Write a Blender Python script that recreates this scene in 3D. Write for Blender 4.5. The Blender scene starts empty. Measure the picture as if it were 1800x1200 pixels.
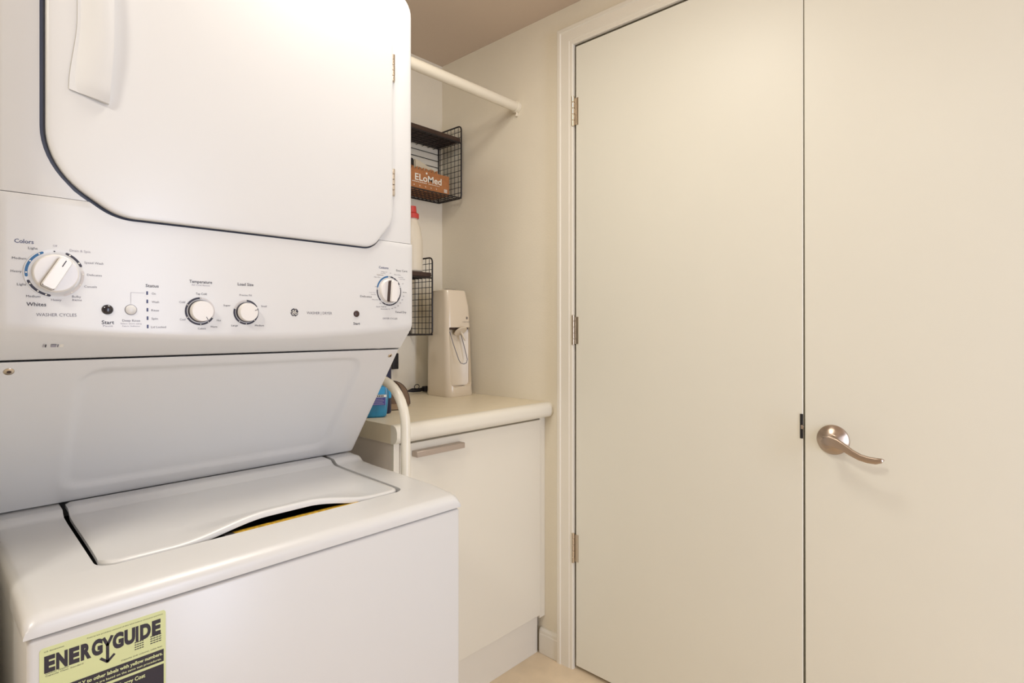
import bpy, bmesh, math, random
from mathutils import Vector, Matrix
random.seed(7)
S = bpy.context.scene
C = S.collection
PI = math.pi

# ------------------------------------------------------------- camera
cam = bpy.data.cameras.new('camera'); cam_o = bpy.data.objects.new('camera', cam); C.objects.link(cam_o)
cam_o.location = (0, 0, 1.117)
cam_o.rotation_euler = (PI/2, 0, math.radians(-47.1))
cam.sensor_width = 36; cam.lens = 20.0; cam.shift_y = -25/1800
cam.clip_start = 0.02
S.camera = cam_o
# ------------------------------------------------------------- world, lights, exposure
S.view_settings.view_transform = 'Standard'
S.view_settings.look = 'None'
S.view_settings.gamma = 1
S.view_settings.use_curve_mapping = False
S.view_settings.exposure = 0.82
w = bpy.data.worlds.new('world'); S.world = w; w.use_nodes = True
w.node_tree.nodes['Background'].inputs[0].default_value = (0.75, 0.82, 1.0, 1)
w.node_tree.nodes['Background'].inputs[1].default_value = 0.6

def area(name, loc, target, sx, sy, power, col):
    l = bpy.data.lights.new(name, 'AREA'); l.shape = 'RECTANGLE'; l.size = sx; l.size_y = sy
    l.energy = power; l.color = col
    o = bpy.data.objects.new(name, l); C.objects.link(o); o.location = loc
    o.rotation_euler = (Vector(target)-Vector(loc)).to_track_quat('-Z', 'Y').to_euler()
    return o
# ceiling lamp over the floor in front of the closet, a second one nearer the door, daylight through the glazed door behind
area('ceiling_lamp', (-0.65, 0.28, 2.13), (0.3, 0.6, 0.4), 0.30, 0.30, 6.6, (1.0, 0.955, 0.86))
area('door_lamp', (0.70, 0.80, 2.170), (0.70, 0.80, 0), 0.34, 0.34, 3.9, (1.0, 0.95, 0.85))
area('daylight', (0.76, -1.62, 0.95), (0.76, 1.0, 0.95), 0.42, 1.8, 14, (0.72, 0.80, 1.0))

# ------------------------------------------------------------- materials
def mat(name, col, rough=0.5, metal=0.0, coat=0.0, bump=0.0, bscale=200.0, var=0.0, vscale=6.0, spec=0.5, trans=0.0, aniso=0.0):
    m = bpy.data.materials.new(name); m.use_nodes = True
    nt = m.node_tree; b = nt.nodes['Principled BSDF']
    b.inputs['Base Color'].default_value = (*col, 1)
    b.inputs['Roughness'].default_value = rough
    b.inputs['Metallic'].default_value = metal
    b.inputs['Coat Weight'].default_value = coat
    b.inputs['Coat Roughness'].default_value = 0.28
    b.inputs['Specular IOR Level'].default_value = spec
    b.inputs['Transmission Weight'].default_value = trans
    b.inputs['Anisotropic'].default_value = aniso
    tc = nt.nodes.new('ShaderNodeTexCoord')
    if bump > 0:
        n = nt.nodes.new('ShaderNodeTexNoise'); n.inputs['Scale'].default_value = bscale; n.inputs['Detail'].default_value = 3
        bp = nt.nodes.new('ShaderNodeBump'); bp.inputs['Strength'].default_value = bump; bp.inputs['Distance'].default_value = 0.002
        nt.links.new(tc.outputs['Object'], n.inputs['Vector'])
        nt.links.new(n.outputs['Fac'], bp.inputs['Height']); nt.links.new(bp.outputs['Normal'], b.inputs['Normal'])
    if var > 0:
        n2 = nt.nodes.new('ShaderNodeTexNoise'); n2.inputs['Scale'].default_value = vscale; n2.inputs['Detail'].default_value = 4
        r = nt.nodes.new('ShaderNodeValToRGB')
        r.color_ramp.elements[0].position = 0.3; r.color_ramp.elements[1].position = 0.7
        r.color_ramp.elements[0].color = (*[c*(1-var) for c in col], 1)
        r.color_ramp.elements[1].color = (*[min(1, c*(1+var)) for c in col], 1)
        nt.links.new(tc.outputs['Object'], n2.inputs['Vector'])
        nt.links.new(n2.outputs['Fac'], r.inputs['Fac']); nt.links.new(r.outputs['Color'], b.inputs['Base Color'])
    return m
M = dict(
 wall=mat('wall paint', (0.88, 0.81, 0.67), 0.75, bump=0.25, bscale=160, var=0.012),
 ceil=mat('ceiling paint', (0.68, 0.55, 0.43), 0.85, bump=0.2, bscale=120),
 door=mat('door paint', (0.835, 0.81, 0.71), 0.42, bump=0.06, bscale=60, var=0.01, vscale=3),
 trim=mat('trim paint', (0.85, 0.80, 0.70), 0.35),
 floor=mat('vinyl floor', (0.80, 0.65, 0.46), 0.5, bump=0.1, bscale=80, var=0.1, vscale=9),
 enamel=mat('white enamel', (0.735, 0.73, 0.722), 0.38, coat=0.8, bump=0.01, bscale=900),
 plastic=mat('white plastic', (0.735, 0.73, 0.722), 0.38, coat=0.8),
 knobw=mat('knob white', (0.86, 0.83, 0.80), 0.22, coat=0.5),
 ringlight=mat('ring light grey', (0.66, 0.62, 0.60), 0.4),
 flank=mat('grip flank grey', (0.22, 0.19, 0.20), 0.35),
 satin=mat('satin white plastic', (0.735, 0.73, 0.722), 0.6),
 gap_shade=mat('gasket grey', (0.08, 0.09, 0.13), 0.5),
 dark=mat('dark inside', (0.012, 0.01, 0.01), 0.7),
 k=mat('ink dark', (0.03, 0.027, 0.045), 0.5), g=mat('ink grey', (0.16, 0.15, 0.19), 0.5),
 l=mat('ink pale', (0.36, 0.34, 0.40), 0.5), b=mat('ink slate blue', (0.06, 0.075, 0.18), 0.5),
 o=mat('ink brown', (0.20, 0.12, 0.06), 0.5),
 blue=mat('ink blue', (0.015, 0.13, 0.32), 0.4),
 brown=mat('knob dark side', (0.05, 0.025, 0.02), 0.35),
 blackgloss=mat('black gloss', (0.012, 0.01, 0.018), 0.12, coat=0.6),
 nickel=mat('satin nickel', (0.48, 0.39, 0.32), 0.30, metal=1.0, aniso=0.5),
 steel=mat('hinge steel', (0.62, 0.54, 0.44), 0.28, metal=1.0),
 barh=mat('bar handle metal', (0.50, 0.42, 0.36), 0.42, metal=0.7),
 counter=mat('counter laminate', (0.83, 0.73, 0.55), 0.38, bump=0.05, bscale=300, var=0.02, vscale=30),
 cab=mat('cabinet laminate', (0.83, 0.78, 0.67), 0.42),
 cabside=mat('cabinet side', (0.86, 0.77, 0.68), 0.5),
 pipe=mat('pipe paint', (0.84, 0.79, 0.67), 0.28, coat=0.3, bump=0.15, bscale=60),
 rod=mat('rod paint', (0.85, 0.78, 0.64), 0.35, bump=0.05, bscale=80),
 wire=mat('black wire', (0.015, 0.011, 0.012), 0.45),
 plank=mat('dark plank', (0.05, 0.025, 0.018), 0.45, var=0.2, vscale=20),
 kraft=mat('kraft card', (0.42, 0.17, 0.06), 0.75, bump=0.2, bscale=300, var=0.12, vscale=60),
 white=mat('print white', (0.85, 0.82, 0.74), 0.6),
 red=mat('red cap', (0.62, 0.06, 0.05), 0.4),
 bottle=mat('bottle white', (0.84, 0.76, 0.62), 0.4),
 pouch=mat('white pouch', (0.72, 0.64, 0.48), 0.5),
 soda=mat('soda white', (0.80, 0.69, 0.54), 0.2, coat=0.5),
 sodain=mat('soda inner', (0.80, 0.70, 0.55), 0.35, coat=0.2),
 clear=mat('clear plastic', (0.85, 0.78, 0.68), 0.05, trans=0.9),
 teal=mat('teal liquid', (0.005, 0.20, 0.36), 0.15, coat=0.6, var=0.35, vscale=25),
 purple=mat('label purple', (0.06, 0.05, 0.25), 0.4),
 navy=mat('navy plastic', (0.008, 0.012, 0.05), 0.3),
 sky=mat('label sky blue', (0.03, 0.33, 0.62), 0.4),
 cap=mat('cap cloth', (0.20, 0.13, 0.085), 0.9, bump=0.4, bscale=500),
 capl=mat('cap cloth light', (0.40, 0.28, 0.18), 0.9, bump=0.4, bscale=500),
 black=mat('black rubber', (0.01, 0.009, 0.012), 0.5),
 labely=mat('label yellow', (0.72, 0.77, 0.40), 0.45),
 labelk=mat('label black', (0.02, 0.014, 0.025), 0.45),
 warn=mat('warning yellow', (0.72, 0.42, 0.04), 0.5, var=0.5, vscale=150),
 tub=mat('tub grey', (0.10, 0.09, 0.10), 0.35),
 outside=mat('rear wall paint', (0.82, 0.75, 0.65), 0.8),
)

# ------------------------------------------------------------- helpers
def link(name, bm, m, parent=None, smooth=40):
    me = bpy.data.meshes.new(name)
    bmesh.ops.recalc_face_normals(bm, faces=bm.faces)
    if smooth:
        for f in bm.faces: f.smooth = True
    bm.to_mesh(me); bm.free()
    return link_mesh(name, me, m, parent, smooth)
def link_mesh(name, me, m, parent=None, smooth=40):
    if smooth:
        try: me.set_sharp_from_angle(angle=math.radians(smooth))
        except Exception: pass
    me.materials.clear(); me.materials.append(M[m])
    o = bpy.data.objects.new(name, me); C.objects.link(o)
    if parent is not None:
        r = parent
        while r.parent: r = r.parent
        me.transform(Matrix.Translation(-r.location)); o.parent = parent
    return o
def tag(o, label, cat, group=None):
    o['label'] = label; o['category'] = cat
    if group: o['group'] = group
    return o
def thing(name, loc, label, cat, group=None):
    o = bpy.data.objects.new(name, None); C.objects.link(o); o.location = loc
    o.empty_display_size = 0.05
    bpy.context.view_layer.update()
    return tag(o, label, cat, group)
def struct(name, bm, m, smooth=0):
    o = link(name, bm, m, None, smooth); o['kind'] = 'structure'; return o
def box(bm, x0, x1, y0, y1, z0, z1, bev=0.0, seg=3):
    r = bmesh.ops.create_cube(bm, size=1)
    vs = r['verts']
    for v in vs:
        v.co = Vector(((x0+x1)/2+v.co.x*(x1-x0), (y0+y1)/2+v.co.y*(y1-y0), (z0+z1)/2+v.co.z*(z1-z0)))
    if bev > 0:
        es = list({e for v in vs for e in v.link_edges})
        bmesh.ops.bevel(bm, geom=es, offset=bev, segments=seg, profile=0.5, affect='EDGES')
    return bm
def B(*a, **k): return box(bmesh.new(), *a, **k)
def prism(bm, pts, axis, a0, a1):
    """pts 2D closed outline; axis the extrusion axis: 'x' pts=(y,z); 'y' pts=(x,z); 'z' pts=(x,y)"""
    def P(p, a):
        return {'x': (a, p[0], p[1]), 'y': (p[0], a, p[1]), 'z': (p[0], p[1], a)}[axis]
    A = [bm.verts.new(P(p, a0)) for p in pts]; D = [bm.verts.new(P(p, a1)) for p in pts]
    n = len(pts)
    bm.faces.new(A); bm.faces.new(D[::-1])
    for i in range(n): bm.faces.new((A[i], D[i], D[(i+1) % n], A[(i+1) % n]))
    return bm
def tube(bm, pts, r, n=8, cap=True):
    """swept circle through a list of points; r a number or list"""
    pts = [Vector(p) for p in pts]; rings = []
    prev = None
    for i, p in enumerate(pts):
        d = (pts[min(i+1, len(pts)-1)]-pts[max(i-1, 0)]).normalized()
        if prev is None:
            u = d.orthogonal().normalized()
        else:
            u = (prev - d*prev.dot(d)).normalized()
        prev = u; v = d.cross(u); rr = r[i] if isinstance(r, (list, tuple)) else r
        rings.append([bm.verts.new(p+(u*math.cos(2*PI*k/n)+v*math.sin(2*PI*k/n))*rr) for k in range(n)])
    for a, b in zip(rings, rings[1:]):
        for k in range(n): bm.faces.new((a[k], a[(k+1) % n], b[(k+1) % n], b[k]))
    if cap:
        bm.faces.new(rings[0][::-1]); bm.faces.new(rings[-1])
    return bm
def lathe(bm, prof, c, axis, n=40):
    """prof: (radius, height) pairs along the axis vector starting at c"""
    ax = Vector(axis).normalized(); u = ax.orthogonal().normalized(); v = ax.cross(u); c = Vector(c)
    rings = []
    for r, h in prof:
        if r < 1e-6: rings.append([bm.verts.new(c+ax*h)])
        else: rings.append([bm.verts.new(c+ax*h+(u*math.cos(2*PI*k/n)+v*math.sin(2*PI*k/n))*r) for k in range(n)])
    for a, b in zip(rings, rings[1:]):
        for k in range(n):
            k2 = (k+1) % n
            if len(a) == 1 and len(b) == 1: continue
            if len(a) == 1: bm.faces.new((a[0], b[k], b[k2]))
            elif len(b) == 1: bm.faces.new((a[k], a[k2], b[0]))
            else: bm.faces.new((a[k], a[k2], b[k2], b[k]))
    if len(rings[0]) > 1: bm.faces.new(rings[0][::-1])
    if len(rings[-1]) > 1: bm.faces.new(rings[-1])
    return bm
def sheet(bm, nu, nv, top, off):
    """closed slab: top(u,v) gives the outer surface, off(u,v) the vector to the inner one"""
    T = [[bm.verts.new(top(i/nu, j/nv)) for j in range(nv+1)] for i in range(nu+1)]
    D = [[bm.verts.new(Vector(top(i/nu, j/nv))+Vector(off(i/nu, j/nv))) for j in range(nv+1)] for i in range(nu+1)]
    for i in range(nu):
        for j in range(nv):
            bm.faces.new((T[i][j], T[i+1][j], T[i+1][j+1], T[i][j+1]))
            bm.faces.new((D[i][j], D[i][j+1], D[i+1][j+1], D[i+1][j]))
    for i in range(nu):
        bm.faces.new((T[i][0], D[i][0], D[i+1][0], T[i+1][0])); bm.faces.new((T[i][nv], T[i+1][nv], D[i+1][nv], D[i][nv]))
    for j in range(nv):
        bm.faces.new((T[0][j], T[0][j+1], D[0][j+1], D[0][j])); bm.faces.new((T[nu][j], D[nu][j], D[nu][j+1], T[nu][j+1]))
    return bm
def rounded(corners, n=8):
    """outline from (x, y, radius) corners"""
    out = []; N = len(corners)
    for i in range(N):
        p = Vector(corners[i][:2]); a = Vector(corners[i-1][:2]); b = Vector(corners[(i+1) % N][:2]); r = corners[i][2]
        if r <= 0: out.append((p.x, p.y)); continue
        da = (a-p).normalized(); db = (b-p).normalized()
        ang = da.angle(db); t = r/math.tan(ang/2)
        p0 = p+da*t; p1 = p+db*t
        c = p+(da+db).normalized()*(r/math.sin(ang/2))
        a0 = math.atan2(p0.y-c.y, p0.x-c.x); a1 = math.atan2(p1.y-c.y, p1.x-c.x)
        d = (a1-a0+PI) % (2*PI)-PI
        for k in range(n+1):
            q = a0+d*k/n; out.append((c.x+r*math.cos(q), c.y+r*math.sin(q)))
    return out
def offset_outline(pts, d):
    """grow (d>0) or shrink a closed outline"""
    n = len(pts); A = sum(pts[i][0]*pts[(i+1) % n][1]-pts[(i+1) % n][0]*pts[i][1] for i in range(n))
    s = 1 if A > 0 else -1; out = []
    for i in range(n):
        a = Vector(pts[i-1]); p = Vector(pts[i]); b = Vector(pts[(i+1) % n])
        t = ((p-a).normalized()+(b-p).normalized()).normalized()
        out.append((p.x+t.y*d*s, p.y-t.x*d*s))
    return out
def boolean(o, cutter_bm):
    me = bpy.data.meshes.new('cut'); bmesh.ops.recalc_face_normals(cutter_bm, faces=cutter_bm.faces); cutter_bm.to_mesh(me); cutter_bm.free()
    c = bpy.data.objects.new('cut', me); C.objects.link(c)
    md = o.modifiers.new('b', 'BOOLEAN'); md.operation = 'DIFFERENCE'; md.object = c; md.solver = 'EXACT'
    bpy.context.view_layer.update()
    dg = bpy.context.evaluated_depsgraph_get()
    new = bpy.data.meshes.new_from_object(o.evaluated_get(dg))
    o.modifiers.clear(); old = o.data; o.data = new; new.name = old.name
    bpy.data.objects.remove(c); bpy.data.meshes.remove(me); bpy.data.meshes.remove(old)
def text_mesh(s, bold=0.0, res=2):
    cu = bpy.data.curves.new('t', 'FONT'); cu.body = s; cu.size = 1; cu.resolution_u = res; cu.offset = bold
    o = bpy.data.objects.new('t', cu); C.objects.link(o)
    bpy.context.view_layer.update()
    me = bpy.data.meshes.new_from_object(o.evaluated_get(bpy.context.evaluated_depsgraph_get()))
    bpy.data.objects.remove(o); bpy.data.curves.remove(cu)
    return me
def add_text(bm, s, x0, x1, zc, cap, place, bold=0.0, res=2):
    """text between x0 and x1, capitals of height cap centred at zc; place(x, z) -> point on the surface"""
    me = text_mesh(s, bold, res); xs = [v.co.x for v in me.vertices]
    a, b = min(xs), max(xs); base = len(bm.verts)
    vs = [bm.verts.new(place(x0+(v.co.x-a)/(b-a)*(x1-x0), zc-cap/2+v.co.y/0.70*cap)) for v in me.vertices]
    for p in me.polygons:
        try: bm.faces.new([vs[i] for i in p.vertices])
        except ValueError: pass
    bpy.data.meshes.remove(me)
def arc_band(bm, c, r0, r1, a0, a1, place, n=24):
    """flat ring segment around c=(x,z), angles in degrees clockwise from 12 o'clock"""
    L = []
    for k in range(n+1):
        a = math.radians(a0+(a1-a0)*k/n)
        L.append((bm.verts.new(place(c[0]+r0*math.sin(a), c[1]+r0*math.cos(a))), bm.verts.new(place(c[0]+r1*math.sin(a), c[1]+r1*math.cos(a)))))
    for p, q in zip(L, L[1:]): bm.faces.new((p[0], p[1], q[1], q[0]))
def dot(bm, x, z, r, place, n=14, rz=None):
    bm.faces.new([bm.verts.new(place(x+r*math.cos(2*PI*k/n), z+(rz or r)*math.sin(2*PI*k/n))) for k in range(n)])
def quad(bm, x0, x1, z0, z1, place):
    bm.faces.new([bm.verts.new(place(*p)) for p in ((x0, z0), (x1, z0), (x1, z1), (x0, z1))])
# ============================================================= the room
XR, YB, ZC = 1.508, 1.791, 2.18          # right wall, back wall, ceiling
struct('floor', B(-1.9, 1.7, -1.7, 1.9, -0.06, 0), 'floor')
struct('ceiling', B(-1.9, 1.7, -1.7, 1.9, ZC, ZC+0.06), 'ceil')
struct('wall_back', B(-0.05, 1.7, YB, YB+0.1, 0, ZC), 'wall')
D1A, D1B, D2B = 1.116, 0.425, -0.2665    # door 1 from hinge side to seam, door 2 beyond it
DT = 2.038
bm = bmesh.new()
box(bm, XR, XR+0.12, D1A+0.02, YB, 0, ZC)
box(bm, XR, XR+0.12, -1.7, D2B-0.02, 0, ZC)
box(bm, XR, XR+0.12, D2B-0.02, D1A+0.02, DT+0.02, ZC)
struct('wall_right', bm, 'wall')
struct('wall_left', B(-0.04, 0.055, 0.95, YB, 0, ZC), 'wall')
bm = bmesh.new(); box(bm, -1.8, -0.04, 0.95, 1.05, 0, ZC); box(bm, -1.8, -1.7, -1.6, 0.95, 0, ZC)
struct('wall_hall', bm, 'outside')
bm = bmesh.new()
box(bm, -1.8, 0.58, -1.6, -1.5, 0, ZC); box(bm, 1.12, 1.508, -1.6, -1.5, 0, ZC); box(bm, 0.58, 1.12, -1.6, -1.5, 2.1, ZC)
struct('wall_rear', bm, 'outside')

# double doors in the right wall
def door_slab(y0, y1, taper=0.0):
    bm = B(XR-0.004, XR+0.034, y0, y1, 0.012, DT-0.004, bev=0.0015, seg=1)
    if taper:
        for v in bm.verts:
            if v.co.y > (y0+y1)/2: v.co.y -= taper*(1-v.co.z/DT)
    return bm
d1 = struct('door_1', door_slab(D1B+0.0008, D1A-0.003), 'door')
d2 = struct('door_2', door_slab(D2B+0.003, D1B-0.0008, 0.0045), 'door')
def child(name, bm, m, p, smooth=40): return link(name, bm, m, p, smooth)
def hinge(parent, y, z):
    h = 0.098; x = XR-0.009
    bm = bmesh.new(); box(bm, XR-0.0062, XR-0.0042, y-0.014, y-0.002, z-h/2+0.004, z+h/2-0.006)
    o = child('hinge', bm, 'steel', parent)
    for k in range(5):
        z0 = z-h/2+k*h/5
        child('hinge_knuckle', lathe(bmesh.new(), [(0.0046, 0.0004), (0.0052, 0.001), (0.0052, h/5-0.001), (0.0046, h/5-0.0004)], (x-0.001, y+0.0035, z0), (0, 0, 1), 16), 'steel', o)
for z in (1.822, 1.108, 0.397): hinge(d1, D1A, z)
# strike plate and latch on the edge between the leaves
bm = B(XR-0.0058, XR-0.0035, D1B+0.0005, D1B+0.0075, 0.845, 0.905, bev=0.0006, seg=1)
child('strike_plate', bm, 'black', d1)
child('latch_bolt', B(XR-0.0075, XR-0.0045, D1B-0.001, D1B+0.005, 0.868, 0.878, bev=0.0006, seg=1), 'nickel', d1)
# lever handle
ly, lz = 0.360, 0.851
rx = XR-0.004
ros = child('rosette', lathe(bmesh.new(), [(0.0350, 0), (0.0350, 0.0022), (0.0335, 0.0040), (0.0165, 0.0165), (0.0135, 0.018)], (rx, ly, lz), (-1, 0, 0), 64), 'nickel', d2)
child('lever_neck', lathe(bmesh.new(), [(0.0125, 0.010), (0.0125, 0.020), (0.0105, 0.024), (0.011, 0.046), (0.0135, 0.050)], (rx, ly, lz), (-1, 0, 0), 32), 'nickel', d2)
# wavy lever: starts as a round pad, tapers and sweeps towards the hinge side
path = [(0.013, 0.000), (0.006, 0.003), (-0.004, 0.004), (-0.018, 0.002), (-0.034, -0.005), (-0.050, -0.015), (-0.066, -0.0225), (-0.082, -0.026), (-0.096, -0.0265), (-0.106, -0.0245), (-0.111, -0.0225)]
wid = [0.0045, 0.0115, 0.0135, 0.0115, 0.0085, 0.0075, 0.0072, 0.0072, 0.0070, 0.0052, 0.0016]
bm = bmesh.new(); rings = []
for i, ((dy, dz), wd) in enumerate(zip(path, wid)):
    a = Vector(path[max(i-1, 0)]); b = Vector(path[min(i+1, len(path)-1)]); t = (b-a).normalized(); nrm = Vector((-t.y, t.x))
    ring = []
    for k in range(16):
        q = 2*PI*k/16; th = 0.0050 if i < 4 else 0.0045; sq = lambda c: math.copysign(abs(c)**0.45, c)
        if i in (0, len(path)-1): th *= 0.5
        p = Vector((dy, dz))+nrm*wd*sq(math.cos(q))
        ring.append(bm.verts.new((rx-0.050-0.004*math.sin(i/10*PI)+th*sq(math.sin(q)), ly+p.x, lz+p.y)))
    rings.append(ring)
for a, b in zip(rings, rings[1:]):
    for k in range(16): bm.faces.new((a[k], a[(k+1) % 16], b[(k+1) % 16], b[k]))
bm.faces.new(rings[0]); bm.faces.new(rings[-1][::-1])
child('lever', bm, 'nickel', d2, 60)

# casing around the double doors: moulded profile (depth, distance from the opening)
cas = [(0, 0.003), (0.010, 0.003), (0.0125, 0.006), (0.0125, 0.016), (0.0145, 0.018), (0.0145, 0.050), (0.018, 0.053), (0.018, 0.063), (0.016, 0.066), (0, 0.066)]
def casing_leg(ys, sgn):
    bm = bmesh.new(); L = []
    for d, u in cas: L.append((bm.verts.new((XR-d, ys+sgn*u, 0)), bm.verts.new((XR-d, ys+sgn*u, DT+u))))
    n = len(L)
    for i in range(n): bm.faces.new((L[i][0], L[(i+1) % n][0], L[(i+1) % n][1], L[i][1]))
    bm.faces.new([p[0] for p in L]); bm.faces.new([p[1] for p in L][::-1]); return bm
struct('trim_1', casing_leg(D1A, 1), 'trim', 30)
struct('trim_2', casing_leg(D2B, -1), 'trim', 30)
bm = bmesh.new(); L = []
for d, u in cas: L.append((bm.verts.new((XR-d, D1A+u, DT+u)), bm.verts.new((XR-d, D2B-u, DT+u))))
n = len(L)
for i in range(n): bm.faces.new((L[i][0], L[(i+1) % n][0], L[(i+1) % n][1], L[i][1]))
bm.faces.new([p[0] for p in L]); bm.faces.new([p[1] for p in L][::-1])
struct('trim_3', bm, 'trim', 30)
# door stop behind the gap
bm = bmesh.new(); box(bm, XR+0.036, XR+0.05, D2B-0.02, D1A+0.02, 0, DT+0.02); struct('trim_4', bm, 'cabside')
bm = prism(bmesh.new(), [(XR, 0.001), (XR-0.013, 0.001), (XR-0.013, 0.066), (XR-0.0115, 0.068), (XR-0.0115, 0.078), (XR-0.006, 0.086), (XR, 0.086)], 'y', D1A+0.0662, 1.262)
struct('baseboard_right', bm, 'trim', 30)

# ============================================================= stacked washer and dryer
WX0, WX1 = 0.085, 0.786
washer = thing('stacked_washer_dryer', (0.435, 1.25, 0.0), 'large white stacked laundry centre, dryer above the top-loading washer, beside the low cabinet', 'washer dryer')
FY = 0.877
link('washer_cabinet', B(WX0+0.017, WX1, FY, 1.66, 0.02, 0.7445, bev=0.006), 'enamel', washer)
link('base_skirt', B(WX0+0.03, WX1-0.01, FY+0.03, 1.64, 0.0, 0.022), 'dark', washer)

# washer top deck with the lid opening cut out
def deckz(y):
    P = [(0.877, 0.762), (0.884, 0.7705), (0.900, 0.7745), (0.964, 0.781), (1.19, 0.7865), (1.235, 0.789), (1.248, 0.799), (1.30, 0.802), (1.66, 0.802)]
    for (a, za), (b, zb) in zip(P, P[1:]):
        if y <= b:
            t = max(0, (y-a)/(b-a)); return za+(zb-za)*t
    return P[-1][1]
DX0, DX1 = 0.0985, 0.7875
us = [0, 0.003, 0.009, 0.018, 0.03, 0.2, 0.4, 0.6, 0.8, 0.97, 0.982, 0.991, 0.997, 1]
ys = [FY-0.001, 0.8775, 0.880, 0.886, 0.893, 0.903, 0.93, 0.964, 1.05, 1.12, 1.19, 1.222, 1.232, 1.24, 1.248, 1.258, 1.30, 1.5, 1.66]
def deckp(u, v):
    x = DX0+(DX1-DX0)*us[round(u*(len(us)-1))]; y = ys[round(v*(len(ys)-1))]
    e = min(x-DX0, DX1-x); z = deckz(y)
    if e < 0.018: z -= 0.012*(1-math.sqrt(max(0, 1-((0.018-e)/0.018)**2)))
    z0 = y
    if y < 0.8775: z = min(z, 0.757)
    return (x, y, z)
bm = bmesh.new()
sheet(bm, len(us)-1, len(ys)-1, deckp, lambda u, v: (0, 0, 0.7472-deckp(u, v)[2]))
deck = link('washer_top', bm, 'enamel', None, 35)
hole = rounded([(0.187, 0.962, 0.024), (0.711, 0.962, 0.024), (0.714, 1.40, 0), (0.196, 1.40, 0)], 8)
boolean(deck, prism(bmesh.new(), hole, 'z', 0.70, 0.9))
deck.data.transform(Matrix.Translation(-washer.location)); deck.parent = washer
deck.data.materials.clear(); deck.data.materials.append(M['enamel'])
link('tub_opening', prism(bmesh.new(), offset_outline(hole, 0.002), 'z', 0.7448, 0.7468), 'dark', washer)
# inner front rim with the yellow warning strip and the dark tub ring
bm = bmesh.new()
prism(bm, [(0.963, 0.7472), (0.963, 0.7790), (0.985, 0.7770), (0.992, 0.7472)], 'x', 0.36, 0.62)
link('inner_rim', bm, 'tub', washer)
bm = bmesh.new()
A = [bm.verts.new(p) for p in ((0.375, 0.9635, 0.7795), (0.605, 0.9635, 0.7795), (0.605, 0.984, 0.7775), (0.375, 0.984, 0.7775))]; bm.faces.new(A)
link('warning_strip', bm, 'warn', washer)
# lid with the arched finger grip at its front edge
def smooth(t): t = max(0, min(1, t)); return t*t*(3-2*t)
def lid_top(u, v):
    x0 = 0.1935+0.008*v; x1 = 0.7045-0.000*v
    ee = u
    x = x0+(x1-x0)*u
    yf = 0.968; e = min(x-x0, x1-x); r = 0.024
    if e < r: yf += r-math.sqrt(max(0, r*r-(r-e)**2))
    y = yf+(1.279-yf)*(v**1.6)
    z = deckz(y)+0.0025
    d = y-yf
    if d < 0.006: z -= 0.0035*(1-d/0.006)**2
    if e < 0.005: z -= 0.003*(1-e/0.005)**2
    g = smooth((x-0.285)/0.15)*smooth((0.645-x)/0.14)
    z += 0.0170*g*(1-smooth((y-0.97)/0.075))
    y += 0.010*g*(1-smooth(v*2.5))
    return (x, y, z)
bm = bmesh.new()
sheet(bm, 72, 44, lid_top, lambda u, v: (0, 0, -0.0065))
link('lid', bm, 'enamel', washer, 50)

# sloping splash panel with a shallow pressed frame
SX0, SX1 = WX0, WX1
def sdf_round(px, pz, x0, x1, z0, z1, r):
    cx, cz, hx, hz = (x0+x1)/2, (z0+z1)/2, (x1-x0)/2-r, (z1-z0)/2-r
    qx, qz = abs(px-cx)-hx, abs(pz-cz)-hz
    return math.hypot(max(qx, 0), max(qz, 0))+min(max(qx, qz), 0)-r
P0 = Vector((0, 1.283, 0.804)); P1 = Vector((0, 1.084, 1.0665)); SL = (P1-P0).length; SD = (P1-P0)/SL; SN = Vector((0, -SD.z, SD.y))
def splash(u, v):
    x = SX0+(SX1-SX0)*u; s = SL*v
    d = sdf_round(x, s, 0.195, 0.695, 0.035, 0.305, 0.03)
    dep = 0.0055*smooth(0.5-d/0.014)
    e = min(x-SX0, SX1-x); rd = 0.004*(1-min(1, e/0.005))**2
    p = P0+SD*s-SN*(dep+rd); return (x, p.y, p.z)
bm = bmesh.new()
sheet(bm, 130, 64, splash, lambda u, v: (0, 0.05, 0.0))
link('splash_panel', bm, 'enamel', washer, 50)
bm = prism(bmesh.new(), [(1.336, 0.8035), (1.137, 1.0655), (1.66, 1.0655), (1.66, 0.8035)], 'x', SX0+0.004, SX1-0.002)
link('rear_column', bm, 'enamel', washer)
def screw(x, s, r):
    c = P0+SD*s; c = Vector((x, c.y, c.z))
    o = link('screw', lathe(bmesh.new(), [(r, -0.0005), (r, 0.0008), (r*0.8, 0.0016), (r*0.45, 0.0017), (r*0.42, 0.0004), (0, 0.0003)], c, SN, 24), 'steel', washer)
    link('screw_slot', lathe(bmesh.new(), [(r*0.5, 0.0004), (r*0.5, 0.0012), (0, 0.0012)], c, SN, 6), 'brown', o)
screw(0.1075, 0.3125, 0.0062); screw(0.7665, 0.3115, 0.0052)

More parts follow.
